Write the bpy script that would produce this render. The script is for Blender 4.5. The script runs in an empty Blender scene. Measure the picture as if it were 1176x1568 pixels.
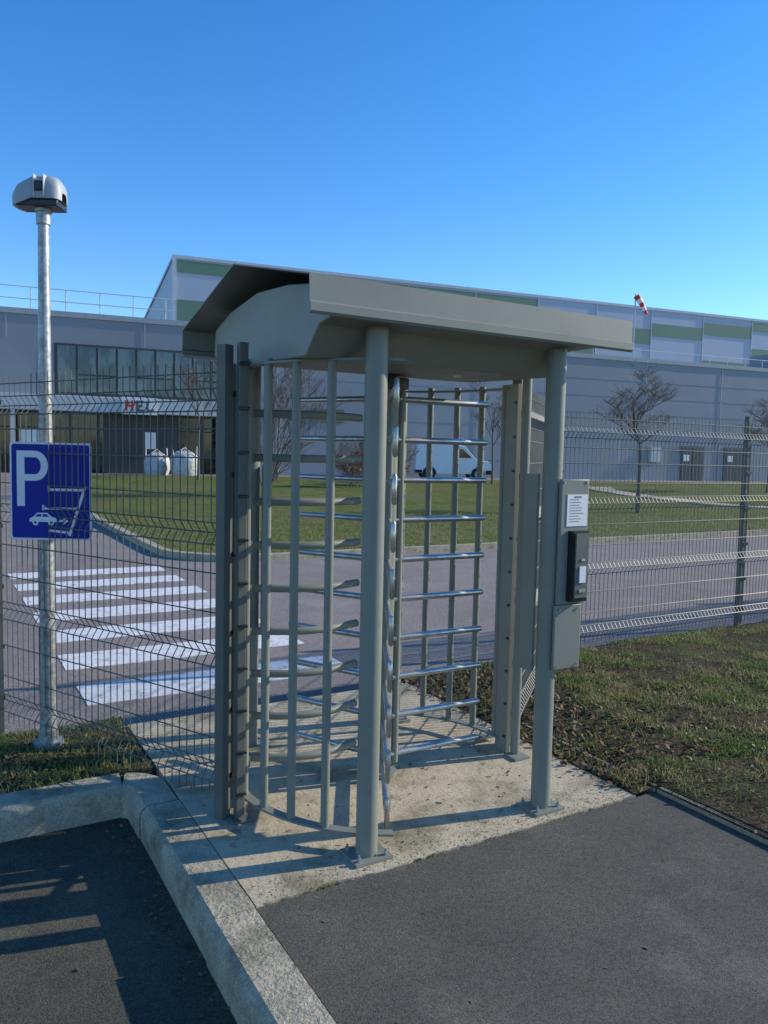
import bpy, bmesh, math, random
from mathutils import Vector, Matrix
from mathutils import noise as NZ
random.seed(7)
S=bpy.context.scene
R=math.radians
# ------------------------------------------------------------------ frames
E1=Vector((math.cos(R(30.5)),math.sin(R(30.5)),0)); E2=Vector((-E1.y,E1.x,0)); O=Vector((-.28,2.785,0))
def W(s,d,z=0): return O+E1*s+E2*d+Vector((0,0,z))
B1=Vector((math.cos(R(21.2)),math.sin(R(21.2)),0)); B2=Vector((-B1.y,B1.x,0)); BO=Vector((0,42.1,0))
def WB(a,b,z=0): return BO+B1*a+B2*b+Vector((0,0,z))
def zt_d(d):
    t=max(0,min(1,(d-10)/25)); return .5*t*t*(3-2*t)
def zt(p): return zt_d((p-O).dot(E2))

# ------------------------------------------------------------------ materials
MATS={}
def mat(name,c1,c2=None,rough=.6,metal=0,nscale=5,ndetail=6,fac=(.35,.65),bump=None,c3=None,c3scale=.6,c3fac=(.5,.7),speck=None,spec=None,rvar=0,transl=0,stretch=None,c4=None,c4scale=.3,c4fac=(.5,.6)):
    if name in MATS: return MATS[name]
    m=bpy.data.materials.new(name); m.use_nodes=True; nt=m.node_tree; N=nt.nodes; L=nt.links
    b=N['Principled BSDF']; b.inputs['Roughness'].default_value=rough; b.inputs['Metallic'].default_value=metal
    if spec is not None: b.inputs['Specular IOR Level'].default_value=spec
    tc=N.new('ShaderNodeTexCoord')
    def noise(sc,det=6,ro=.6,st=None):
        n=N.new('ShaderNodeTexNoise'); n.inputs['Scale'].default_value=sc; n.inputs['Detail'].default_value=det; n.inputs['Roughness'].default_value=ro
        if st:
            mp=N.new('ShaderNodeMapping'); mp.inputs['Scale'].default_value=st; L.new(tc.outputs['Object'],mp.inputs[0]); L.new(mp.outputs[0],n.inputs['Vector'])
        else: L.new(tc.outputs['Object'],n.inputs['Vector'])
        return n
    def mr(sock,a,bb,lo=0,hi=1):
        r=N.new('ShaderNodeMapRange'); r.inputs['From Min'].default_value=a; r.inputs['From Max'].default_value=bb
        r.inputs['To Min'].default_value=lo; r.inputs['To Max'].default_value=hi; L.new(sock,r.inputs['Value']); return r.outputs['Result']
    def mix(f,a,bb,bt='MIX'):
        x=N.new('ShaderNodeMix'); x.data_type='RGBA'; x.blend_type=bt
        L.new(f,x.inputs[0]) if not isinstance(f,(int,float)) else setattr(x.inputs[0],'default_value',f)
        for i,v in ((6,a),(7,bb)):
            if isinstance(v,tuple): x.inputs[i].default_value=(*v,1)
            else: L.new(v,x.inputs[i])
        return x.outputs[2]
    col=None
    if c2 is None: c2=tuple(x*.85 for x in c1)
    n=noise(nscale,ndetail,st=stretch); col=mix(mr(n.outputs['Fac'],*fac),c1,c2)
    if c3 is not None:
        n3=noise(c3scale,8,.65); col=mix(mr(n3.outputs['Fac'],*c3fac),col,c3)
    if c4 is not None:
        n4=noise(c4scale,8,.7); col=mix(mr(n4.outputs['Fac'],*c4fac),col,c4)
    if speck:
        sc,lo,hi=speck
        v=N.new('ShaderNodeTexVoronoi'); v.inputs['Scale'].default_value=sc; L.new(tc.outputs['Object'],v.inputs['Vector'])
        sp=N.new('ShaderNodeSeparateColor'); L.new(v.outputs['Color'],sp.inputs[0])
        g=mr(sp.outputs[0],0,1,lo,hi); cb=N.new('ShaderNodeCombineColor')
        for i in range(3): L.new(g,cb.inputs[i])
        col=mix(1.0,col,cb.outputs[0],'MULTIPLY')
    L.new(col,b.inputs['Base Color'])
    if rvar: L.new(mr(n.outputs['Fac'],.3,.7,rough-rvar,rough+rvar),b.inputs['Roughness'])
    if bump:
        sc,st,dist=bump
        nb=noise(sc,5); bp=N.new('ShaderNodeBump'); bp.inputs['Strength'].default_value=st; bp.inputs['Distance'].default_value=dist
        L.new(nb.outputs['Fac'],bp.inputs['Height']); L.new(bp.outputs['Normal'],b.inputs['Normal'])
    if transl:
        tr=N.new('ShaderNodeBsdfTranslucent'); L.new(col,tr.inputs['Color']); ms=N.new('ShaderNodeMixShader'); ms.inputs[0].default_value=transl
        L.new(b.outputs[0],ms.inputs[1]); L.new(tr.outputs[0],ms.inputs[2]); L.new(ms.outputs[0],N['Material Output'].inputs['Surface'])
    MATS[name]=m; return m
PAINT=mat('paint_greygreen',(.235,.242,.205),(.20,.21,.177),rough=.5,nscale=3,bump=(220,.05,.002),c3=(.15,.15,.12),c3scale=9,c3fac=(.6,.85),spec=.4,c4=(.29,.29,.25),c4scale=30,c4fac=(.64,.8))
PAINTM=mat('paint_mid_green',(.13,.137,.118),(.11,.115,.10),rough=.55,nscale=8,spec=.35)  # darker grey-green coat for left fence posts, end post and reader face
PAINTD=mat('paint_dark',(.085,.095,.085),(.065,.07,.065),rough=.5,nscale=8)
CHROME=mat('brushed_steel',(.56,.55,.52),(.38,.37,.35),rough=.32,metal=.85,nscale=14,rvar=.1)
GALV=mat('galvanised',(.44,.45,.45),(.27,.285,.29),rough=.5,metal=.5,nscale=45,fac=(.4,.6),c3=(.17,.18,.18),c3scale=12,c3fac=(.50,.70))
WIRE=mat('fence_wire',(.125,.14,.125),(.10,.11,.10),rough=.45)
BLACK=mat('black_plastic',(.012,.012,.013),(.02,.02,.02),rough=.35)
WHITE=mat('white_paint',(.78,.78,.76),(.7,.7,.69),rough=.45)
PAPER=mat('paper',(.8,.8,.79),(.74,.74,.73),rough=.8)
INK=mat('ink',(.15,.15,.17),rough=.8)
BLUE=mat('sign_blue',(.006,.022,.30),(.005,.018,.26),rough=.5,nscale=3,spec=.25)
SWHITE=mat('sign_white',(.75,.77,.8),(.68,.7,.74),rough=.4)
ASPH=mat('asphalt_path',(.112,.103,.083),(.088,.082,.067),rough=.95,nscale=2.2,fac=(.35,.65),c3=(.185,.172,.137),c3scale=1.3,c3fac=(.54,.80),speck=(190,.68,1.38),bump=(190,.55,.008),c4=(.07,.065,.053),c4scale=1.7,c4fac=(.56,.76),spec=.25)
GROUND=mat('asphalt_ground',(.09,.085,.062),(.068,.065,.05),rough=.95,nscale=3,c3=(.13,.12,.08),c3scale=1.3,speck=(170,.65,1.35),bump=(160,.6,.009),spec=.25)
ROAD=mat('asphalt_road',(.285,.235,.205),(.235,.20,.178),rough=.9,nscale=1.5,c3=(.20,.17,.15),c3scale=.35,speck=(120,.65,1.3),bump=(120,.5,.008),c4=(.32,.275,.245),c4scale=.8,c4fac=(.55,.75),spec=.25)
CONC=mat('concrete_slab',(.55,.46,.32),(.44,.365,.255),rough=.92,nscale=4,fac=(.35,.68),c3=(.20,.165,.10),c3scale=2.4,c3fac=(.49,.68),speck=(220,.78,1.18),bump=(45,.45,.010),c4=(.12,.11,.06),c4scale=6,c4fac=(.58,.70),spec=.25)
KERB=mat('kerb_stone',(.47,.41,.30),(.34,.30,.22),rough=.92,nscale=7,c3=(.17,.15,.10),c3scale=4,c3fac=(.5,.72),speck=(190,.75,1.22),bump=(45,.8,.016),spec=.25)
MARK=mat('road_marking',(.76,.74,.71),(.57,.54,.51),rough=.7,nscale=25,fac=(.45,.7),c3=(.33,.29,.26),c3scale=9,c3fac=(.53,.70),bump=(120,.3,.004))
GRASS=mat('lawn',(.115,.15,.035),(.165,.19,.055),rough=.95,nscale=1.2,c3=(.21,.185,.085),c3scale=.5,c3fac=(.44,.70),speck=(35,.55,1.4),bump=(30,1,.08),spec=.1,c4=(.075,.10,.025),c4scale=2.5,c4fac=(.52,.7))
SOIL=mat('verge_soil',(.10,.08,.045),(.065,.05,.03),rough=1,nscale=7,c3=(.08,.10,.035),c3scale=2,speck=(90,.4,1.6),bump=(50,1,.03),spec=.1)
BLADE=mat('grass_blade',(.14,.19,.045),(.24,.28,.085),rough=.65,nscale=5,c3=(.36,.29,.15),c3scale=2.8,c3fac=(.44,.60),spec=.2,transl=.4)
WEED=mat('weed_leaf',(.09,.15,.035),(.17,.22,.065),rough=.6,nscale=20,spec=.3,transl=.35)
DEAD=mat('dead_leaf',(.11,.065,.035),(.25,.17,.105),rough=.85,nscale=25,spec=.15)
BARK=mat('bark',(.12,.09,.075),(.19,.155,.13),rough=.9,nscale=20)
CLAD=mat('cladding_grey',(.27,.29,.325),(.245,.265,.30),rough=.55,nscale=.4,c3=(.225,.245,.28),c3scale=.15,c3fac=(.45,.7))
CLADD=mat('cladding_dark',(.05,.055,.06),(.04,.042,.046),rough=.5)
TRIM=mat('trim_light',(.52,.54,.56),rough=.5)
SEAM=mat('trim_seam',(.38,.40,.43),rough=.5)
HLAV=mat('hall_lavender',(.39,.43,.51),(.36,.40,.47),rough=.55,nscale=.3)
HGRN=mat('hall_green',(.13,.22,.145),(.115,.195,.13),rough=.55,nscale=.3)
GLASS=mat('window_glass',(.012,.03,.04),(.08,.12,.14),rough=.06,nscale=1.6,ndetail=9,fac=(.46,.56),spec=.9,stretch=(1,1,.4))  # tree reflections painted into the glass colour as tall mottling
GLASS2=mat('window_dark',(.01,.012,.014),(.035,.042,.04),rough=.08,nscale=1.5,fac=(.5,.6),spec=.6)
SHUT=mat('shutter',(.32,.35,.38),(.29,.32,.35),rough=.5)
RED=mat('red',(.65,.03,.02),rough=.6)
DOORM=mat('door_grey',(.1,.105,.115),rough=.5)
WALLR=mat('entrance_cladding',(.06,.05,.05),(.045,.04,.04),rough=.5)
VANP=mat('van_paint',(.66,.72,.80),(.62,.68,.76),rough=.25)
RUB=mat('rubber',(.015,.015,.015),rough=.8)
BAG=mat('bag_fabric',(.62,.62,.6),(.45,.45,.44),rough=.9,nscale=4,bump=(9,1,.08))

# ------------------------------------------------------------------ builder
class MB:
    def __init__(s): s.v=[];s.f=[];s.m=[];s.mats=[]
    def mi(s,m):
        if m not in s.mats: s.mats.append(m)
        return s.mats.index(m)
    def add(s,vs,fs,m):
        k=len(s.v); s.v+= [tuple(v) for v in vs]; i=s.mi(m)
        for f in fs: s.f.append(tuple(k+a for a in f)); s.m.append(i)
    def hexa(s,p,m):
        s.add(p,[(3,2,1,0),(4,5,6,7),(0,1,5,4),(1,2,6,5),(2,3,7,6),(3,0,4,7)],m)
    def lbox(s,s0,s1,d0,d1,z0,z1,m,F=W): s.hexa([F(s0,d0,z0),F(s1,d0,z0),F(s1,d1,z0),F(s0,d1,z0),F(s0,d0,z1),F(s1,d0,z1),F(s1,d1,z1),F(s0,d1,z1)],m)
    def bbox(s,*a): s.lbox(*a,F=WB)
    def wbox(s,*a): s.lbox(*a,F=lambda x,y,z:Vector((x,y,z)))
    def tube(s,pts,r,m,n=10,cap=True,r2=None):
        pts=[Vector(p) for p in pts]; N=len(pts); k=len(s.v); i=s.mi(m)
        rs=r if isinstance(r,(list,tuple)) else [r]*N
        t=(pts[1]-pts[0]).normalized(); a=Vector((0,0,1)) if abs(t.z)<.9 else Vector((1,0,0))
        u=t.cross(a).normalized()
        for j,p in enumerate(pts):
            if j==0: t=(pts[1]-pts[0])
            elif j==N-1: t=(pts[-1]-pts[-2])
            else: t=(pts[j+1]-pts[j-1])
            t.normalize(); u=(u-t*u.dot(t)).normalized(); w=t.cross(u)
            for q in range(n):
                an=2*math.pi*q/n; s.v.append(tuple(p+(u*math.cos(an)+w*math.sin(an))*rs[j]))
        for j in range(N-1):
            for q in range(n):
                q2=(q+1)%n; s.f.append((k+j*n+q,k+j*n+q2,k+(j+1)*n+q2,k+(j+1)*n+q)); s.m.append(i)
        if cap:
            s.f.append(tuple(k+q for q in range(n))[::-1]); s.m.append(i)
            s.f.append(tuple(k+(N-1)*n+q for q in range(n))); s.m.append(i)
    def prism(s,poly,F,t0,t1,m):
        n=len(poly); vs=[F(t0,a,b) for a,b in poly]+[F(t1,a,b) for a,b in poly]
        fs=[tuple(range(n))[::-1],tuple(range(n,2*n))]+[(i,(i+1)%n,n+(i+1)%n,n+i) for i in range(n)]
        s.add(vs,fs,m)
    def build(s,name,parent=None,bevel=0,solid=0,recalc=True,smooth=True,ang=35):
        me=bpy.data.meshes.new(name); me.from_pydata(s.v,[],s.f)
        for m in s.mats: me.materials.append(m)
        me.polygons.foreach_set('material_index',s.m)
        if recalc:
            bm=bmesh.new(); bm.from_mesh(me); bmesh.ops.recalc_face_normals(bm,faces=bm.faces); bm.to_mesh(me); bm.free()
        if smooth:
            me.polygons.foreach_set('use_smooth',[True]*len(me.polygons)); me.set_sharp_from_angle(angle=R(ang))
        me.update()
        o=bpy.data.objects.new(name,me); S.collection.objects.link(o)
        if solid:
            q=o.modifiers.new('s','SOLIDIFY'); q.thickness=solid; q.offset=0
        if bevel:
            q=o.modifiers.new('b','BEVEL'); q.width=bevel; q.segments=2; q.limit_method='ANGLE'; q.angle_limit=R(40)
        if parent: par(o,parent)
        return o
def par(o,p): o.parent=p; o.matrix_parent_inverse=Matrix.Translation(-p.location)
def emp(name,loc):
    e=bpy.data.objects.new(name,None); e.location=loc; e.empty_display_size=.2; S.collection.objects.link(e); return e
def sweep(mb,path,prof,m,zf=lambda p:0):
    n=len(prof); k=len(mb.v); i=mb.mi(m)
    for j,p in enumerate(path):
        a=path[max(0,j-1)]; b=path[min(len(path)-1,j+1)]; t=(b-a).normalized(); nn=Vector((-t.y,t.x,0))
        for o_,z in prof: mb.v.append(tuple(p+nn*o_+Vector((0,0,z+zf(p)))))
    for j in range(len(path)-1):
        for q in range(n):
            q2=(q+1)%n; mb.f.append((k+j*n+q,k+j*n+q2,k+(j+1)*n+q2,k+(j+1)*n+q)); mb.m.append(i)
    mb.f.append(tuple(k+q for q in range(n))); mb.m.append(i)
    mb.f.append(tuple(k+(len(path)-1)*n+q for q in range(n))[::-1]); mb.m.append(i)

# ------------------------------------------------------------------ ground
g=MB(); g.add([(-900,-900,-.15),(900,-900,-.15),(900,900,-.15),(-900,900,-.15)],[(0,1,2,3)],GROUND); g.build('ground')
g=MB(); g.lbox(-.178,1.93,-9,-.004,-.2,0,ASPH); g.build('asphalt_path')
g=MB()
pts=[(-.176,2.12),(-.176,0)]
for i in range(1,60):
    s_=-.176+i*(1.78+.176)/60; pts.append((s_,.004+.018*NZ.noise(Vector((s_*4,1,0)))+random.uniform(-.003,.003)))
pts+=[(1.80,0),(1.80,2.12)]
g.prism(pts,lambda t,a,b:W(a,b,t),-.2,.006,CONC); g.build('concrete_slab',smooth=False)
g=MB(); g.lbox(-90,220,2.3,8.5,-.2,0,ROAD); g.build('road')
g=MB(); g.lbox(-.6,1.9,2.124,2.298,-.2,-.006,GALV)
for i in range(120):
    s_=-.6+i*.0208; g.lbox(s_+.004,s_+.014,2.14,2.28,-.0055,-.002,BLACK)
g.build('drain_grating')
g=MB()
for i in range(7):
    d0=2.60+i*.91
    P=[]
    for j in range(31): P.append((-.32+1.94*j/30+random.uniform(-.004,.004),d0+random.uniform(-.008,.008)))
    for j in range(31): P.append((1.62-1.94*j/30,d0+.47+random.uniform(-.008,.008)))
    g.prism(P,lambda t,a,b:W(a,b,t),-.05,.004,MARK)
g.build('crosswalk_marking',smooth=False)
def gridmesh(name,s0,s1,ns,dfun0,dfun1,nd,zfun,m):
    g=MB(); vs=[];fs=[]
    for i in range(ns+1):
        s_=s0+(s1-s0)*(i/ns)
        a=dfun0(s_);b=dfun1(s_)
        for j in range(nd+1):
            d=a+(b-a)*j/nd; p=W(s_,d); p.z=zfun(s_,d,p); vs.append(p)
    for i in range(ns):
        for j in range(nd): q=i*(nd+1)+j; fs.append((q,q+nd+1,q+nd+2,q+1))
    g.add(vs,fs,m); return g.build(name,recalc=False)
gridmesh('yard_pavement',-90,220,40,lambda s:8.5,lambda s:75,60,lambda s,d,p:zt_d(d)-.004,ROAD)
def lawn0(s): return 8.6+(1.3-math.sqrt(max(0,1.69-(3.3-s)**2)) if s<3.3 else 0)
lz=lambda s,d,p:zt_d(d)+.07+.02*math.sin(s*1.3)*math.sin(d*.9)
o=gridmesh('lawn',2.0,12,50,lawn0,lambda s:(32.7-.161*s)/.987,60,lz,GRASS)
o=gridmesh('lawn',12,150,40,lambda s:8.6,lambda s:(32.7-.161*s)/.987,60,lz,GRASS)
path=[W(150,8.53),W(80,8.53),W(30,8.53),W(10,8.53),W(3.3,8.53)]
for i in range(1,10):
    a=math.pi/2*i/9; path.append(W(3.3-1.3*math.sin(a),8.53+1.3-1.3*math.cos(a)))
for d in (12,16,20,25,32): path.append(W(2.0,d))
k=MB(); sweep(k,path,[(-.07,-.2),(-.07,.10),(.07,.10),(.07,-.2)],KERB,zt); k.build('kerb',recalc=True)
k=MB(); pp=[Vector((10,36,0)),Vector((9.6,34,0)),Vector((10.2,31,0)),Vector((12,27.5,0)),Vector((15,25.5,0)),Vector((22,25.5,0)),Vector((40,32,0))]
pr=[]
for i in range(len(pp)-1):
    for j in range(6): pr.append(pp[i].lerp(pp[i+1],j/6))
sweep(k,pr,[(-.55,-.1),(-.55,.125),(.55,.125),(.55,-.1)],CONC,zt); k.build('footpath')
# near kerb stones
path=[];
d=-6.0
while d<1.2: path.append((-.27,d)); d+=.1
for i in range(0,9):
    a=math.pi/2*i/8; path.append((-.27-.13*(1-math.cos(a)),1.215+.13*math.sin(a)))
x=-.48
while x>-12: path.append((x,1.345)); x-=.1
prof=[(.09,-.2),(.09,-.035),(.082,-.012),(.06,.008),(-.088,.008),(-.088,-.2)]
k=MB(); i=0
while i<len(path)-2:
    j=min(i+10,len(path)-1); seg=[W(*p) for p in path[i:j+1]]
    t=(seg[-1]-seg[-2]).normalized(); seg[-1]=seg[-1]-t*.012
    dz=random.uniform(-.005,.004); dx=random.uniform(-.005,.005)
    sweep(k,seg,[(a+dx,b+dz) for a,b in prof],KERB); i=j
k.build('kerb')
k=MB(); d=-8
while d<.55:
    k.lbox(1.935,1.985,d,d+.99,-.2,.025+random.uniform(-.004,.004),KERB); d+=1
k.build('verge_edging',bevel=.006)
def vz(s,d):
    e=min(1,max(0,(s-1.8)/.6))*min(1,max(0,(2.3-d)/.5))
    return .012+e*(.05+.05*NZ.noise(Vector((s*1.1,d*1.1,0)))+.02*NZ.noise(Vector((s*5,d*5,2))))
gridmesh('grass_verge',1.80,12,160,lambda s:(-.0 if s<1.985 else -6.5),lambda s:2.28,130,lambda s,d,p:vz(s,d),SOIL)
gridmesh('grass_verge',-14,-.18,160,lambda s:1.40,lambda s:2.29,24,lambda s,d,p:-.004+.02*NZ.noise(Vector((s*4,d*4,1))),SOIL)

def blades(mb,n,samp,zf,h0,h1,w,m,dens=None):
    for _ in range(n):
        s_,d_=samp()
        if dens and random.random()>dens(s_,d_): continue
        p=W(s_,d_); p.z=zf(s_,d_)-.003
        an=random.uniform(0,6.28); h=random.uniform(h0,h1); u=Vector((math.cos(an),math.sin(an),0))*w*random.uniform(.6,1.3)
        l=random.uniform(.2,1.3)*h; an2=random.uniform(0,6.28); le=Vector((math.cos(an2)*l,math.sin(an2)*l,0))
        a=p-u;b=p+u;mid=p+le*.35+Vector((0,0,h*.6)); t=p+le+Vector((0,0,h))
        mb.add([a,b,mid+u*.7,mid-u*.7,t],[(0,1,2,3),(3,2,4)],m)
def leaves(mb,n,samp,zf,r0,r1,m,up=.01,tilt=.5,dens=None):
    for _ in range(n):
        s_,d_=samp()
        if dens and random.random()>dens(s_,d_): continue
        p=W(s_,d_); p.z=zf(s_,d_)+random.uniform(.002,up)
        an=random.uniform(0,6.28); r=random.uniform(r0,r1)
        nrm=Vector((random.gauss(0,tilt),random.gauss(0,tilt),1)).normalized()
        u=Vector((math.cos(an),math.sin(an),0)); u=(u-nrm*u.dot(nrm)).normalized(); v=nrm.cross(u)
        mb.add([p-u*r,p-u*.3*r-v*.55*r,p+u*.5*r-v*.45*r,p+u*r,p+u*.4*r+v*.5*r,p-u*.4*r+v*.5*r],[(0,1,2,3),(0,3,4,5)],m)
def dens(s,d):
    q=NZ.noise(Vector((s*1.6,d*1.6,5)))+.8*NZ.noise(Vector((s*4.5,d*4.5,9)))
    b=.30+1.9*q
    b*=min(1,max(.05,(s-1.8)/1.1)) if d>.2 else 1
    return max(.05,min(1,b))
vs1=lambda:(1.82+8*random.random()**1.7,random.uniform(0,2.3))
vs2=lambda:(2.0+3.5*random.random(),random.uniform(-1.6,0.1))
g=MB()
blades(g,80000,vs1,vz,.012,.055,.0028,BLADE,dens); blades(g,44000,vs2,vz,.012,.05,.0026,BLADE,dens)
leaves(g,18000,vs1,vz,.006,.016,WEED,.03,.6,dens); leaves(g,10000,vs2,vz,.006,.015,WEED,.03,.6,dens)
g.build('verge_grass',recalc=False,smooth=False)
g=MB(); ls=lambda:(random.uniform(-3.6,-.2),random.uniform(1.44,2.27)); lzf=lambda s,d:-.004
blades(g,9000,ls,lzf,.012,.05,.003,BLADE); leaves(g,2500,ls,lzf,.007,.018,WEED,.03,.6); leaves(g,200,ls,lzf,.008,.018,DEAD,.02,.5)
g.build('verge_grass',recalc=False,smooth=False)
g=MB()
leaves(g,1700,lambda:(1.74+abs(random.gauss(0,.6)),random.uniform(.1,2.2)),vz,.008,.022,DEAD,.025,.6)
leaves(g,700,lambda:(1.9+abs(random.gauss(0,2)),random.uniform(-1,2.2)),vz,.006,.016,DEAD,.03,.6)
leaves(g,420,lambda:(random.uniform(-.15,1.8),random.uniform(.0,2.1)),lambda s,d:.007,.002,.009,DEAD,.006,.3)
leaves(g,60,lambda:(random.uniform(.9,1.8),random.uniform(.3,2.1)),lambda s,d:.008,.008,.018,DEAD,.015,.4)
leaves(g,200,lambda:(-.37-abs(random.gauss(0,.06)),random.uniform(-2,1.2)),lambda s,d:-.148,.005,.013,DEAD,.01,.3)
leaves(g,50,lambda:(random.uniform(-2,-.4),random.uniform(-1.2,1.2)),lambda s,d:-.148,.005,.011,DEAD,.006,.3)
leaves(g,30,lambda:(random.uniform(-.1,1.9),random.uniform(-1.5,0)),lambda s,d:.0,.003,.009,DEAD,.006,.3)
g.build('fallen_leaves',recalc=False,smooth=False)
g=MB()
for _ in range(1800):
    s_=random.uniform(-.15,1.78); d_=random.choice([random.uniform(0,2.1),abs(random.gauss(0,.12))]); r=random.uniform(.0015,.0045); p=W(s_,d_,.006+r*.4)
    a=random.uniform(0,6); u=Vector((math.cos(a),math.sin(a),0))*r; v=Vector((-u.y,u.x,0))*random.uniform(.6,1); h=Vector((0,0,r*.7))
    g.add([p+u,p+v,p-u,p-v,p+h,p-h],[(0,1,4),(1,2,4),(2,3,4),(3,0,4)],KERB)
g.build('gravel_grit',recalc=False,smooth=False)
g=MB()
blades(g,1100,lambda:(random.uniform(-.17,1.8),.004+random.gauss(.0,.008)),lambda s,d:.0,.004,.014,.002,BLADE,lambda s,d:.25+NZ.noise(Vector((s*6,0,0)))*1.5)
blades(g,600,lambda:(-.177+random.gauss(0,.004),random.uniform(-1.5,2)),lambda s,d:-.005,.005,.016,.002,BLADE,lambda s,d:.15+NZ.noise(Vector((d*5,3,0)))*1.5)
g.build('edge_moss',recalc=False,smooth=False)
g=MB()
def fs_():
    s_=2.05+18*random.random()**1.3; return (s_,lawn0(s_)+.05+6*random.random()**1.5)
blades(g,38000,fs_,lambda s,d:lz(s,d,None),.02,.06,.006,BLADE)
g.build('lawn_grass',recalc=False,smooth=False)

# ------------------------------------------------------------------ turnstile
T=emp('full_height_turnstile',W(.82,.8))
RC=(.82,.80)
def base_plate(mb,s_,d_):
    mb.lbox(s_-.085,s_+.085,d_-.075,d_+.075,.007,.019,PAINT)
    for a in(-.062,.062):
        for b in(-.052,.052):
            mb.tube([W(s_+a,d_+b,.018),W(s_+a,d_+b,.034)],.009,GALV,6); mb.tube([W(s_+a,d_+b,.034),W(s_+a,d_+b,.045)],.005,GALV,6)
for nm,(s_,d_) in dict(post_1=(.35,.125),post_2=(1.29,.125),post_3=(.35,1.475),post_4=(1.29,1.475)).items():
    m=MB(); m.tube([W(s_,d_,.01),W(s_,d_,2.16)],.045,PAINT,28); base_plate(m,s_,d_); m.build(nm,T)
m=MB(); prof=[(.035,2.158),(.0,2.15),(-.008,2.158),(-.008,2.185),(.0,2.192),(.004,2.288),(.8,2.475),(1.596,2.288),(1.6,2.192),(1.608,2.185),(1.608,2.158),(1.6,2.15),(1.565,2.158)]
vs=[W(0,a,b) for a,b in prof]+[W(1.63,a,b) for a,b in prof]; n=len(prof)
m.add(vs,[(i,i+1,n+i+1,n+i) for i in range(n-1)],PAINT); m.build('canopy_roof',T,solid=.006,smooth=False)
m=MB()
poly=[(.02,2.275),(.45,2.34),(.8,2.365),(1.15,2.33),(1.38,2.27),(1.40,2.14),(1.30,2.10),(.85,2.05),(.27,2.032),(.15,2.14),(.02,2.16)]
m.prism(poly,lambda t,a,b:W(t,a,b),.11,1.36,PAINT)
m.prism([(.02,2.275),(.8,2.40),(1.57,2.275),(1.57,2.17),(.02,2.17)],lambda t,a,b:W(t,a,b),1.362,1.52,PAINT)
m.build('canopy_housing',T,bevel=.006,smooth=False)
m=MB(); m.tube([W(.95,.42,2.02),W(.95,.42,2.036)],.022,WHITE,14); m.build('ceiling_light',T)
def pol(r,a): return (RC[0]+r*math.cos(a),RC[1]+r*math.sin(a))
m=MB(); m.tube([W(*RC,.03),W(*RC,2.06)],.042,PAINT,24); m.tube([W(*RC,.006),W(*RC,.03)],.075,PAINT,24); m.tube([W(*RC,1.98),W(*RC,2.03)],.09,PAINTD,24); m.build('rotor_column',T)
for k_,aw in enumerate((-88,30,150)):
    al=R(aw-30.5); m=MB()
    for i in range(10):
        z=.105+i*.203
        pts=[W(*pol(r,al),z) for r in (.04,.3,.59)]+[W(*pol(.605,al),z),W(*pol(.612,al),z)]
        m.tube(pts,[.0165,.0165,.0165,.014,.006],CHROME,14)
    m.tube([W(*pol(.07,al),.06),W(*pol(.07,al),1.97)],.0185,PAINT,12)
    m.build('rotor_wing_%d'%(k_+1),T)
m=MB(); al=R(-88-30.5)
for i in range(10):
    z=.105+i*.203; m.tube([W(*pol(.61,al),z-.085),W(*pol(.612,al),z-.075),W(*pol(.612,al),z+.035),W(*pol(.61,al),z+.045)],[.008,.012,.012,.008],CHROME,12)
m.build('rotor_wing_cap',T)
def cage(nm,a0,a1,bars,rad=.765):
    m=MB()
    for z in (.075,2.03):
        N=20
        for i in range(N):
            p=R(a0+(a1-a0)*i/N);q=R(a0+(a1-a0)*(i+1)/N)
            A=[];
            for an,r in ((p,rad-.022),(q,rad-.022),(q,rad+.022),(p,rad+.022)): A.append(pol(r,an))
            m.hexa([W(*x,z-.005) for x in A]+[W(*x,z+.005) for x in A],PAINT)
    for b in bars:
        an=R(b); m.tube([W(*pol(rad,an),.07),W(*pol(rad,an),2.05)],.0185,PAINT,16)
    return m.build(nm,T)
cage('front_cage',180,243,(183,196,208.5,221))
cage('rear_cage',0,63,(3,16,28.5,41))
def flatpost(m,s_,d_,w=.05,dp=.012,z1=2.05): m.lbox(s_-dp,s_+dp,d_-w,d_+w,.006,z1,PAINT)
m=MB(); flatpost(m,.055,.83); m.lbox(.02,.068,.882,.894,.006,2.05,PAINT)
m.tube([W(.09,.915,.01),W(.09,.915,2.08)],.026,PAINT,16)
for i in range(9): m.lbox(.069,.10,.80,.90,.18+i*.203,.23+i*.203,PAINT)
m.build('comb_post',T)
m=MB(); flatpost(m,1.585,.77); m.tube([W(1.60,.68,.01),W(1.60,.68,2.08)],.026,PAINT,16); m.lbox(1.54,1.64,.60,.70,.007,.02,PAINT); m.lbox(1.50,1.66,.9,.94,.03,.045,PAINT)
for i in range(11): m.tube([W(1.565,.74,.1+i*.185),W(1.571,.74,.1+i*.185)],.008,BLACK,8)
m.build('side_post',T)
m=MB()
for i in range(9):
    z=.205+i*.203; pts=[]
    for j in range(9):
        t=j/8; s_=.09+t*.56; pts.append(W(s_,.87-.09*math.sin(math.pi*t)-.07*t,z))
    m.tube(pts,.0185,PAINT,12)
m.build('fixed_comb',T)
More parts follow.
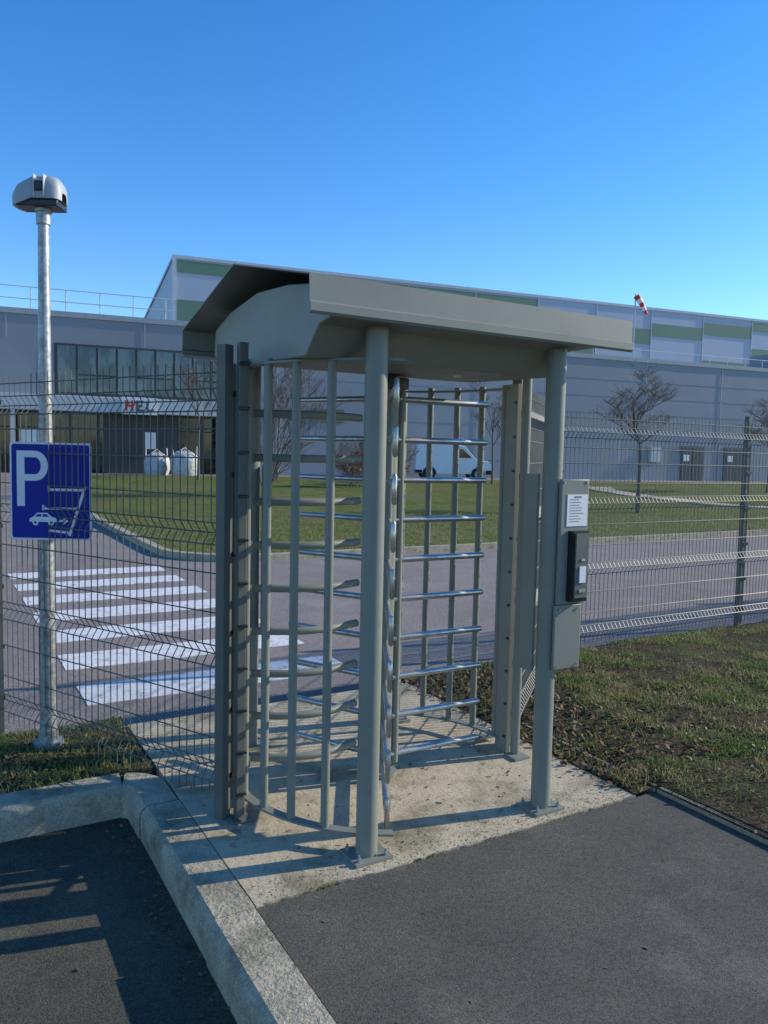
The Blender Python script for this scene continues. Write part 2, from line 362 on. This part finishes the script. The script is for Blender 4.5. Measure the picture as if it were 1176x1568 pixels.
def ctrl(nm,s0,sg,front,dd):
    m=MB()
    a,b=sorted((s0-sg*.005,s0+sg*.165)); f=front; bk=front+dd*.13
    lo,hi=sorted((f,f+dd*.02)); m.lbox(a,b,lo,hi,.985,1.56,PAINT)
    a3,b3=sorted((s0+sg*.05,s0+sg*.16)); lo3,hi3=sorted((f+dd*.0205,bk)); m.lbox(a3,b3,lo3,hi3,.69,1.55,PAINT)
    a2,b2=sorted((s0-sg*.015,s0+sg*.15)); lo2,hi2=sorted((f+dd*.004,f+dd*.018)); m.lbox(a2,b2,lo2,hi2,.68,.982,PAINT)
    o=m.build(nm,T,bevel=.005)
    m=MB()
    def fr(x0,x1,z0,z1,t,mt,t0=0):
        p,q=sorted((s0+sg*x0,s0+sg*x1)); lo,hi=sorted((f-dd*t,f-dd*t0)); m.lbox(p,q,lo,hi,z0,z1,mt)
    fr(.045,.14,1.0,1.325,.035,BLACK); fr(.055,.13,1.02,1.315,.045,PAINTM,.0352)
    fr(.077,.115,1.09,1.165,.05,SWHITE,.0452); fr(.085,.108,1.19,1.2,.05,GALV,.0452); fr(.077,.115,1.045,1.06,.05,GALV,.0452)
    fr(.03,.155,1.345,1.49,.003,PAPER)
    for i in range(9): fr(.043,.05+random.uniform(.05,.09),1.365+i*.0125,1.368+i*.0125,.0036,INK,.003)
    fr(.07,.115,1.475,1.482,.0036,INK,.003)
    for (x,z) in ((.01,1.545),(.15,1.545),(.01,.70),(.13,.70),(.01,.965),(.13,.965)): fr(x-.005,x+.005,z-.005,z+.005,.004,GALV)
    m.build(nm+'_reader',T)
    m=MB(); lo,hi=sorted((front+dd*.10,front+dd*.19)); a,b=sorted((s0-sg*.06,s0-sg*.046)); m.lbox(a,b,lo,hi,.66,1.58,PAINT); m.build(nm+'_bracket',T)
ctrl('control_box',1.29,1,.055,1); ctrl('control_box_rear',.35,-1,1.545,-1)

# ------------------------------------------------------------------ fence
def fence(name,pts,z0=.07,z1=2.05,nospace=2.5,pm=None,wr=.0028):
    e=emp(name,pts[0]); w=MB(); ps=MB()
    bends=[.18,.72,1.28,1.88]
    for i in range(len(pts)-1):
        A,B=pts[i],pts[i+1]; L=(B-A).length; t=(B-A)/L; nn=Vector((-t.y,t.x,0))
        zz=[(z0,0)]
        for b in bends: zz+= [(b-.05,0),(b,-.035),(b+.05,0)]
        zz+=[(z1,0)]
        n=int(L/.05)
        for j in range(n+1):
            p=A+t*(j*.05+.015); w.tube([p+nn*o_+Vector((0,0,z)) for z,o_ in zz],wr,WIRE,4,False)
        hz=[]
        for b in bends: hz+=[(b-.05,0),(b,-.035),(b+.05,0)]
        for z in (.34,.52,.92,1.1,1.45,1.62,1.75,2.0): hz.append((z,0))
        for z,o_ in hz: w.tube([A+nn*(o_-.004)+Vector((0,0,z)),B+nn*(o_-.004)+Vector((0,0,z))],wr+.0005,WIRE,4,False)
        k_=max(1,round(L/nospace))
        for j in range(k_+(1 if i==len(pts)-2 else 0)):
            p=A+t*(L*j/k_)
            c=[p+t*a+nn*b for a,b in ((-.025,.01),(.025,.01),(.025,.06),(-.025,.06))]
            ps.hexa([q+Vector((0,0,-.1)) for q in c]+[q+Vector((0,0,z1+.06)) for q in c],pm or PAINTD)
            for z in [.2,.5,.85,1.2,1.55,1.9]:
                c2=[p+t*a+nn*b for a,b in ((-.035,-.012),(.035,-.012),(.035,.009),(-.035,.009))]
                ps.hexa([q+Vector((0,0,z-.012)) for q in c2]+[q+Vector((0,0,z+.012)) for q in c2],BLACK)
    w.build('mesh_panel',e,recalc=False,smooth=False); ps.build('posts',e)
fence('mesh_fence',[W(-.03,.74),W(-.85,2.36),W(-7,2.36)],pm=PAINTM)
fence('mesh_fence',[W(1.68,.80),W(3.3,2.22),W(23.3,2.22)],wr=.0033)
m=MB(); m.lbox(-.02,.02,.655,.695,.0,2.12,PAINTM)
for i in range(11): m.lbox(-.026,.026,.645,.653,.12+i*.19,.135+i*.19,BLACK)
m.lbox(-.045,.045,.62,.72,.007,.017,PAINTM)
m.build('fence_end_post',bevel=.004)

# ------------------------------------------------------------------ street lamp
LP=Vector((-1.84,4.20,.03)); e=emp('street_lamp',LP)
def at(x,y,z): return LP+Vector((x,y,z))
m=MB(); m.tube([at(0,0,-.1),at(0,0,.06),at(0,0,.065),at(0,0,.3),at(0,0,1.2),at(0,0,2.86)],[.052,.05,.044,.043,.037,.028],GALV,20)
m.tube([at(0,0,-.03),at(0,0,-.005)],.08,GALV,20); m.tube([at(0,0,2.80),at(0,0,2.95)],.036,GALV,18)
m.build('pole',e)
m=MB(); secs=[(-.145,.02,.02),(-.138,.055,.08),(-.11,.075,.115),(-.03,.08,.128),(.05,.08,.126),(.085,.075,.12),(.105,.06,.09),(.112,.03,.045)]
vs=[];fs=[];n=12
for x,hw,h in secs:
    for q in range(n+1):
        a=math.pi*q/n; vs.append(at(x,-hw*math.copysign(abs(math.cos(a))**.6,math.cos(a)),2.915+h*abs(math.sin(a))**.55 + (-.03*(x<-.1))))
for i in range(len(secs)-1):
    for q in range(n): fs.append((i*(n+1)+q,i*(n+1)+q+1,(i+1)*(n+1)+q+1,(i+1)*(n+1)+q))
    fs.append((i*(n+1),(i+1)*(n+1),(i+1)*(n+1)+n,i*(n+1)+n))
m.add(vs,fs,SEAM); m.build('head_shell',e,ang=50)
m=MB(); Z=LP.z
m.wbox(LP.x-.12,LP.x+.10,LP.y-.065,LP.y+.065,Z+2.88,Z+2.912,BLACK); m.wbox(LP.x-.006,LP.x+.03,LP.y-.09,LP.y-.05,Z+2.95,Z+3.0,BLACK)
m.wbox(LP.x-.018,LP.x-.010,LP.y-.088,LP.y-.04,Z+2.92,Z+3.035,TRIM); m.wbox(LP.x+.034,LP.x+.042,LP.y-.088,LP.y-.04,Z+2.92,Z+3.035,TRIM)
m.tube([at(0,0,2.86),at(0,0,2.92)],.043,GALV,16); m.build('head_bracket',e,bevel=.004)
# ------------------------------------------------------------------ sign
YS=4.135; e=emp('parking_sign',Vector((-1.785,YS,1.417)))
def sg(x,y,t=0): return Vector((-1.785+(x-78)/287,YS-t,1.417-(y-752)/287))
def plate(m,poly,t0,t1,mt): m.prism(poly,lambda t,a,b:sg(a,b,t),t0,t1,mt)
def rrect(x0,y0,x1,y1,r,n=5):
    P=[]
    for cx,cy,a0 in ((x1-r,y0+r,-90),(x1-r,y1-r,0),(x0+r,y1-r,90),(x0+r,y0+r,180)):
        for i in range(n+1):
            a=R(a0+90*i/n); P.append((cx+r*math.cos(a),cy+r*math.sin(a)))
    return P
m=MB(); plate(m,rrect(15,677,140,827,5),-.004,.0,SWHITE); plate(m,rrect(18,680,137,824,4),-.001,.002,BLUE); m.build('panel',e)
m=MB(); t0,t1=.0015,.0035
plate(m,[(26,690),(38,690),(38,775),(26,775)],t0,t1,SWHITE)
N=14; out=[];inn=[]
out.append((38.1,690));inn.append((38.1,700))
for i in range(N+1):
    a=R(-90+180*i/N); out.append((54+20*math.cos(a),713+23*math.sin(a))); inn.append((54+9*math.cos(a),713+13*math.sin(a)))
out.append((38.1,736));inn.append((38.1,726))
for i in range(len(out)-1): plate(m,[out[i],out[i+1],inn[i+1],inn[i]],t0,t1,SWHITE)
def line(a,b,w): 
    a=Vector(a);b=Vector(b);t=(b-a).normalized();nn=Vector((-t.y,t.x))*w/2; plate(m,[tuple(a+nn),tuple(b+nn),tuple(b-nn),tuple(a-nn)],t0,t1,SWHITE)
line((75,749),(128,749),4); line((131,743),(106,820),4); line((66,778),(121,778),3.6); line((74,812),(105,815),3.8); line((75,744),(75,752),3); line((66,773),(66,781),3)
car=[(45,799),(45,794),(51,791),(57,785),(72,785),(79,791),(86,793),(87,799)]
plate(m,car,t0,t1,SWHITE)
for cx in (54,78):
    plate(m,[(cx+4.6*math.cos(R(a)),800+4.6*math.sin(R(a))) for a in range(0,360,30)],t0,t1+.0004,SWHITE)
    plate(m,[(cx+2*math.cos(R(a)),800+2*math.sin(R(a))) for a in range(0,360,40)],t0,t1+.001,BLUE)
plate(m,[(53,791),(58,787),(63,787),(63,791)],t0,t1+.0008,BLUE); plate(m,[(65,787),(71,787),(75,791),(65,791)],t0,t1+.0008,BLUE)
line((90,797),(99,797),3.5); plate(m,[(97,791),(105,797),(97,803)],t0,t1,SWHITE)
m.build('pictogram',e,smooth=False)
m=MB()
for z in (1.27,1.56): m.tube([Vector((-1.84+.045*math.cos(R(a)),4.20+.045*math.sin(R(a)),z)) for a in range(0,361,30)],.008,GALV,6); m.wbox(-1.9,-1.68,4.14,4.155,z-.012,z+.012,GALV)
m.build('clamps',e)

# ------------------------------------------------------------------ trees
def tree(name,base,H,trunk,seed,spread=.45,r0=.06,levels=4,kids=4,multi=1,mtl=BARK,leaf=0,rmin=.006):
    rnd=random.Random(seed); e=emp(name,base); m=MB(); lf=MB(); tips=[]
    def grow(p,d,L,r,lv):
        pts=[p];q=p;dd=d.copy();k_=4
        for i in range(k_):
            dd=(dd+Vector((rnd.gauss(0,.12),rnd.gauss(0,.12),rnd.gauss(.05,.06)))).normalized(); q=q+dd*L/k_; pts.append(q)
        m.tube(pts,[max(rmin,r*(1-.55*i/k_)) for i in range(k_+1)],mtl,5 if lv>1 else 3,False)
        if lv==0: tips.append(q); return
        for c in range(kids+(2 if lv==levels else 0)):
            f=rnd.uniform(.3,1) if lv<levels else rnd.uniform(.0,1)
            idx=min(k_-1,int(f*k_)); pp=pts[idx].lerp(pts[idx+1],f*k_-idx)
            an=rnd.uniform(0,6.28); side=Vector((math.cos(an),math.sin(an),0)); nd=(dd*(1-spread)+side*spread*rnd.uniform(.7,1.5)+Vector((0,0,.15))).normalized()
            grow(pp,nd,L*rnd.uniform(.48,.75),r*(1-.55*f)*.65,lv-1)
    for i in range(multi):
        b=base+Vector((rnd.uniform(-.25,.25),rnd.uniform(-.25,.25),0))*(multi>1); tp=b+Vector((rnd.gauss(0,.03),rnd.gauss(0,.03),trunk))
        m.tube([b,b.lerp(tp,.5)+Vector((.01,0,0)),tp],[r0*1.3,r0,r0*.85],mtl,8,False)
        d0=Vector((rnd.gauss(0,.25),rnd.gauss(0,.25),1)).normalized() if multi>1 else Vector((0,0,1))
        grow(tp,d0,(H-trunk)*.62,r0*.8,levels)
    m.build('branches',e,recalc=False)
    if leaf:
        for t in tips:
            for _ in range(leaf):
                p=t+Vector((rnd.gauss(0,.1),rnd.gauss(0,.1),rnd.gauss(0,.1))); r=rnd.uniform(.02,.045)
                u=Vector((rnd.gauss(0,1),rnd.gauss(0,1),rnd.gauss(0,1))).normalized(); v=u.orthogonal().normalized()
                lf.add([p-u*r,p-v*r*.5,p+u*r,p+v*r*.5],[(0,1,2,3)],DEAD)
        lf.build('leaves',e,recalc=False,smooth=False)
def gz(x,y): v=Vector((x,y,0)); v.z=zt(v)+.05; return v
tree('bare_tree',gz(7.55,23),4.35,1.7,1,.62,.06,4,5,rmin=.0045)
tree('bare_tree',gz(-7.6,31.5),4.6,1.7,2,.5,.05,4,4,rmin=.006)
tree('bare_tree',gz(5.0,36),4.6,1.7,3,.5,.05,4,4,rmin=.006)
tree('bare_tree',gz(18.3,37),4.9,1.7,5,.58,.055,4,5,rmin=.006)
tree('bare_tree',gz(-4.6,33),5.0,1.8,8,.45,.05,4,4,rmin=.006)
tree('bare_shrub',gz(-3.6,24.5),4.6,.3,4,.3,.035,3,4,multi=6)
tree('hedge_shrub',gz(-1.2,30),1.6,.1,6,.5,.02,3,4,multi=7,leaf=4)
tree('hedge_shrub',gz(.4,32),1.6,.1,9,.5,.02,3,4,multi=7,leaf=4)

# ------------------------------------------------------------------ buildings
e=emp('office_building',WB(0,0)); m=MB()
m.bbox(-34,76,0,11.9,-.1,7.7,CLAD); m.build('walls',e)
m=MB(); m.bbox(-34.1,76,-.06,11.9,7.7,7.95,SEAM)
for a in [x for x in (-30,-24.2,-18.5,-12.5,-6,0,5.5,11,17.2,23.2,29,35,41,47)]: m.bbox(a-.03,a+.03,-.03,-.013,6.6 if a<-8 else .3,7.7,SEAM)
for z in (1.5,2.5,3.5,4.5,5.5,6.5): m.bbox(-8,75,-.012,-.001,z,z+.02,CLAD)
m.build('trim',e)
m=MB(); m.bbox(-16.5,-8.4,-.04,-.002,4.15,6.5,CLADD)
a=-16.4
for i in range(9):
    wd=.84; m.bbox(a+.03,a+wd-.03,-.06,-.042,4.25,5.05 if i%3 else 6.4,GLASS)
    if i%3: m.bbox(a+.03,a+wd-.03,-.06,-.042,5.12,6.4,GLASS)
    a+=wd+.04
m.build('windows',e)
m=MB(); m.bbox(-34,-8.3,-.9,-.002,3.35,4.05,TRIM); m.build('entrance_canopy',e,bevel=.02)
m=MB(); m.bbox(-34,-8.5,-.05,-.002,.3,3.34,CLADD)
a=-33.8
while a<-9:
    if -14.3<a<-12.0: a+=1.2; continue
    m.bbox(a+.05,a+1.1,-.08,-.052,.55,2.55,GLASS2); m.bbox(a+.05,a+1.1,-.08,-.052,2.62,3.25,GLASS2); a+=1.2
m.build('ground_floor_glazing',e)
m=MB(); m.bbox(-14.4,-11.8,-.12,-.081,.3,3.34,WALLR); 
for a in (-33,-28,-23,-18.3,-9.2): m.bbox(a,a+.18,-.85,-.7,.3,3.34,TRIM)
m.bbox(-18.0,-17.2,-.14,-.1,1.9,2.5,PAPER); m.bbox(-12.5,-12.0,-.14,-.122,1.7,2.5,PAPER); m.build('entrance_wall',e)
m=MB()
m.bbox(9.3,15.4,-.05,-.002,.3,3.5,SHUT)
for i in range(30): m.bbox(9.35,15.35,-.07,-.051,.4+i*.103,.45+i*.103,SHUT)
m.build('roller_shutter',e)
m=MB()
for a0,a1 in ((20.1,22.0),(23.7,25.5),(34,36),(-1.5,.5)):
    m.bbox(a0,a1,-.05,-.002,.3,2.65,DOORM); m.bbox(a0+.1,(a0+a1)/2-.03,-.07,-.051,.45,2.55,CLADD); m.bbox((a0+a1)/2+.03,a1-.1,-.07,-.051,.45,2.55,CLADD)
    m.bbox(a0+.25,a0+.7,-.08,-.071,1.7,2.1,PAPER)
m.bbox(17.6,18.4,-.3,-.002,1.6,2.5,TRIM); m.bbox(-4.2,-2.4,-.05,-.002,3.3,4.0,GLASS2)
m.build('doors',e)
m=MB()
a=-34
while a<-11: m.tube([WB(a,.4,7.9),WB(a,.4,9.0)],.025,TRIM,6); a+=1.5
for z in (8.45,9.0): m.tube([WB(-34,.4,z),WB(-11,.4,z)],.022,TRIM,6)
m.tube([WB(-11,.4,9.0),WB(-11,9,9.0)],.022,TRIM,6)
a=12
while a<70: m.tube([WB(a,.4,7.9),WB(a,.4,8.5)],.02,TRIM,6); a+=1.5
m.tube([WB(12,.4,8.5),WB(70,.4,8.5)],.02,TRIM,6)
m.build('roof_railing',e)
m=MB(); m.bbox(29,31.6,1.0,3.4,7.96,9.2,CLAD); m.tube([WB(30.3,2,9.2),WB(30.3,2,9.5)],.5,CLADD,16)
for i in range(8): m.bbox(29.1,31.5,.96,.999,8.1+i*.13,8.15+i*.13,CLADD)
m.build('rooftop_hvac',e)
m=MB(); m.bbox(-13.6,-12.0,-1.0,-.92,3.3,4.1,WHITE)
L0=-13.45
def lt(x,rects,mt):
    for (u0,u1,v0,v1) in rects: m.bbox(x+u0,x+u1,-1.03,-1.001,3.45+v0,3.45+v1,mt)
lt(L0,[(0,.1,0,.5),(.27,.37,0,.5),(.101,.269,.2,.3)],RED); lt(L0+.48,[(0,.1,0,.5),(.101,.35,0,.1),(.101,.3,.2,.3),(.101,.35,.4,.5)],DOORM); lt(L0+.95,[(0,.1,0,.5),(.101,.35,0,.1)],DOORM)
m.build('building_sign',e)
e=emp('warehouse_hall',WB(0,12)); m=MB(); m.bbox(-9.9,100,12,80,-.1,13.75,HLAV); m.build('walls',e)
m=MB(); m.bbox(-10,100,11.93,80,13.75,13.95,TRIM); m.bbox(-10.0,-9.8,11.9,12.1,7,13.75,TRIM)
m.build('roof_trim',e)
m=MB(); pats=[[(12.9,13.65),(9.2,11.2)],[(12.9,13.6),(10.2,11.4)],[(11.7,12.7),(8.5,9.5)],[(12.6,13.6),(9.6,10.4)],[(9.6,11.2)],[(11.0,12.2)],[(12.2,13.2),(9.3,10.1)]]
a=-9.7; i=0
ORD=[0,0,1,3,3,4,5,2,6,1,0,4,5,2,3,1]
while a<90:
    for z0,z1 in pats[ORD[i%len(ORD)]]: m.bbox(a,a+5.2,11.96,11.999,z0,z1,HGRN)
    m.bbox(a+5.22,a+5.28,11.95,11.999,7.9,13.75,TRIM)
    a+=5.3; i+=1
m.build('colour_bands',e)
p=WB(20.9,6,7.9); e=emp('windsock',p); m=MB(); m.tube([p,p+Vector((0,0,5.4))],.045,TRIM,8); m.build('mast',e)
m=MB(); q=p+Vector((.05,0,5.3)); dr=Vector((.6,0,-.8)).normalized(); prev=q
for i in range(5):
    nx=prev+dr*.30; m.tube([prev,nx],[.24-.03*i,.24-.03*(i+1)],RED if i%2==0 else WHITE,12,False); prev=nx
    dr=(dr+Vector((0,0,-.08))).normalized()
m.build('sock',e)

# ------------------------------------------------------------------ van
vp=gz(3.45,40.4); vp.z-=.05; e=emp('delivery_van',vp); u=Vector((1,.12,0)).normalized(); vv=Vector((-u.y,u.x,0))
def V(t,a,b): return vp+u*a+vv*t+Vector((0,0,b))
m=MB(); prof=[(-2.0,.35),(-2.03,.75),(-1.98,1.15),(-1.93,1.72),(-1.8,1.82),(.15,1.83),(.55,1.72),(1.12,1.12),(1.75,.98),(1.98,.8),(2.02,.45),(1.95,.3),(1.6,.28)]
prof+= [(1.25+.36*math.cos(R(a)),.32+.36*math.sin(R(a))) for a in range(0,181,30)]+[(-.9,.28)]+[(-1.28+.36*math.cos(R(a)),.32+.36*math.sin(R(a))) for a in range(0,181,30)]
m.prism(prof,V,-.8,.8,VANP); m.build('body',e,bevel=.05)
m=MB()
for tt in (-.815,.801):
    a0,a1=tt,tt+.014
    m.prism([(.05,1.15),(.05,1.62),(.40,1.60),(.90,1.15)],V,a0,a1,GLASS2)
    m.prism([(-.05,.5),(-.05,1.66),(-.02,1.66),(-.02,.5)],V,a0,a1,RUB)
m.prism([(.57,1.73),(.6,1.75),(1.17,1.15),(1.12,1.13)],V,-.68,.68,GLASS2)
m.prism([(1.8,.7),(1.99,.68),(1.97,.84),(1.8,.92)],V,-.82,-.5,SWHITE); m.prism([(-2.04,.35),(-2.06,.5),(-1.66,.5),(-1.66,.35)],V,-.812,-.802,RUB); m.prism([(1.65,.3),(1.65,.52),(2.04,.52),(2.03,.32)],V,-.812,-.802,RUB)
m.build('glazing',e)
m=MB()
for a in (-1.28,1.25):
    for t in (-.81,.63): m.tube([V(t,a,.31),V(t+.18,a,.31)],.31,RUB,20); m.tube([V(t-.01,a,.31),V(t+.19,a,.31)],.19,GALV,16)
m.build('wheels',e)

for (x,y,sc) in ((-10.6,36.0,1.0),(-9.15,35.4,1.1)):
    p=gz(x,y); m=MB(); n=14; rings=[(0,.48),(.25,.56),(.6,.55),(.85,.5),(1.0,.3),(1.03,.05)]
    vs=[];fs=[]
    for j,(z,r) in enumerate(rings):
        for q in range(n):
            an=2*math.pi*q/n; k_=1/max(abs(math.cos(an)),abs(math.sin(an))); k_=k_**.6
            vs.append(p+Vector((r*k_*math.cos(an)*sc*random.uniform(.93,1.07),r*k_*math.sin(an)*sc,z*sc*random.uniform(.95,1.05)-.05)))
    for j in range(len(rings)-1):
        for q in range(n): fs.append((j*n+q,j*n+(q+1)%n,(j+1)*n+(q+1)%n,(j+1)*n+q))
    m.add(vs,fs,BAG)
    for q in (0,4,7,11): m.tube([vs[3*n+q],Vector(vs[3*n+q])+Vector((0,0,.35*sc)),vs[3*n+(q+2)%n]],.03,BAG,6)
    m.build('bulk_bag',ang=60)

# ------------------------------------------------------------------ light
el=R(25.5); hz=Vector((.95,.30,0)).normalized(); D=hz*math.cos(el)+Vector((0,0,math.sin(el)))
sun=bpy.data.lights.new('sun','SUN'); sun.energy=5; sun.angle=R(.5); sun.color=(1,.93,.78); so=bpy.data.objects.new('sun',sun); so.rotation_euler=D.to_track_quat('Z','Y').to_euler(); so.location=(20,5,20); S.collection.objects.link(so)
w=bpy.data.worlds.new('World'); S.world=w; w.use_nodes=True; nt=w.node_tree; sk=nt.nodes.new('ShaderNodeTexSky'); sk.sky_type='NISHITA'; sk.sun_disc=False
sk.sun_elevation=el; sk.sun_rotation=math.atan2(D.x,D.y); sk.air_density=1.0; sk.dust_density=.1; sk.ozone_density=3.0; sk.altitude=200
hs=nt.nodes.new('ShaderNodeHueSaturation'); hs.inputs['Hue'].default_value=.507; hs.inputs['Saturation'].default_value=1.32; hs.inputs['Value'].default_value=1.55
nt.links.new(sk.outputs[0],hs.inputs['Color']); nt.links.new(hs.outputs[0],nt.nodes['Background'].inputs[0]); nt.nodes['Background'].inputs[1].default_value=.15
S.view_settings.view_transform='Standard'; S.view_settings.look='None'; S.view_settings.exposure=0
# ------------------------------------------------------------------ camera
th=R(4.2); r=.022
right0=Vector((1,0,0)); up0=Vector((0,math.sin(th),math.cos(th))); F=Vector((0,math.cos(th),-math.sin(th)))
Rv=right0*math.cos(r)+up0*math.sin(r); U=-right0*math.sin(r)+up0*math.cos(r)
cam=bpy.data.cameras.new('camera'); co=bpy.data.objects.new('camera',cam); S.collection.objects.link(co)
M=Matrix((Rv,U,-F)).transposed().to_4x4(); M.translation=Vector((0,0,1.65)); co.matrix_world=M
cam.sensor_fit='VERTICAL'; cam.sensor_height=24; cam.lens=24*1184/1568; cam.clip_end=3000; cam.clip_start=.05
S.camera=co
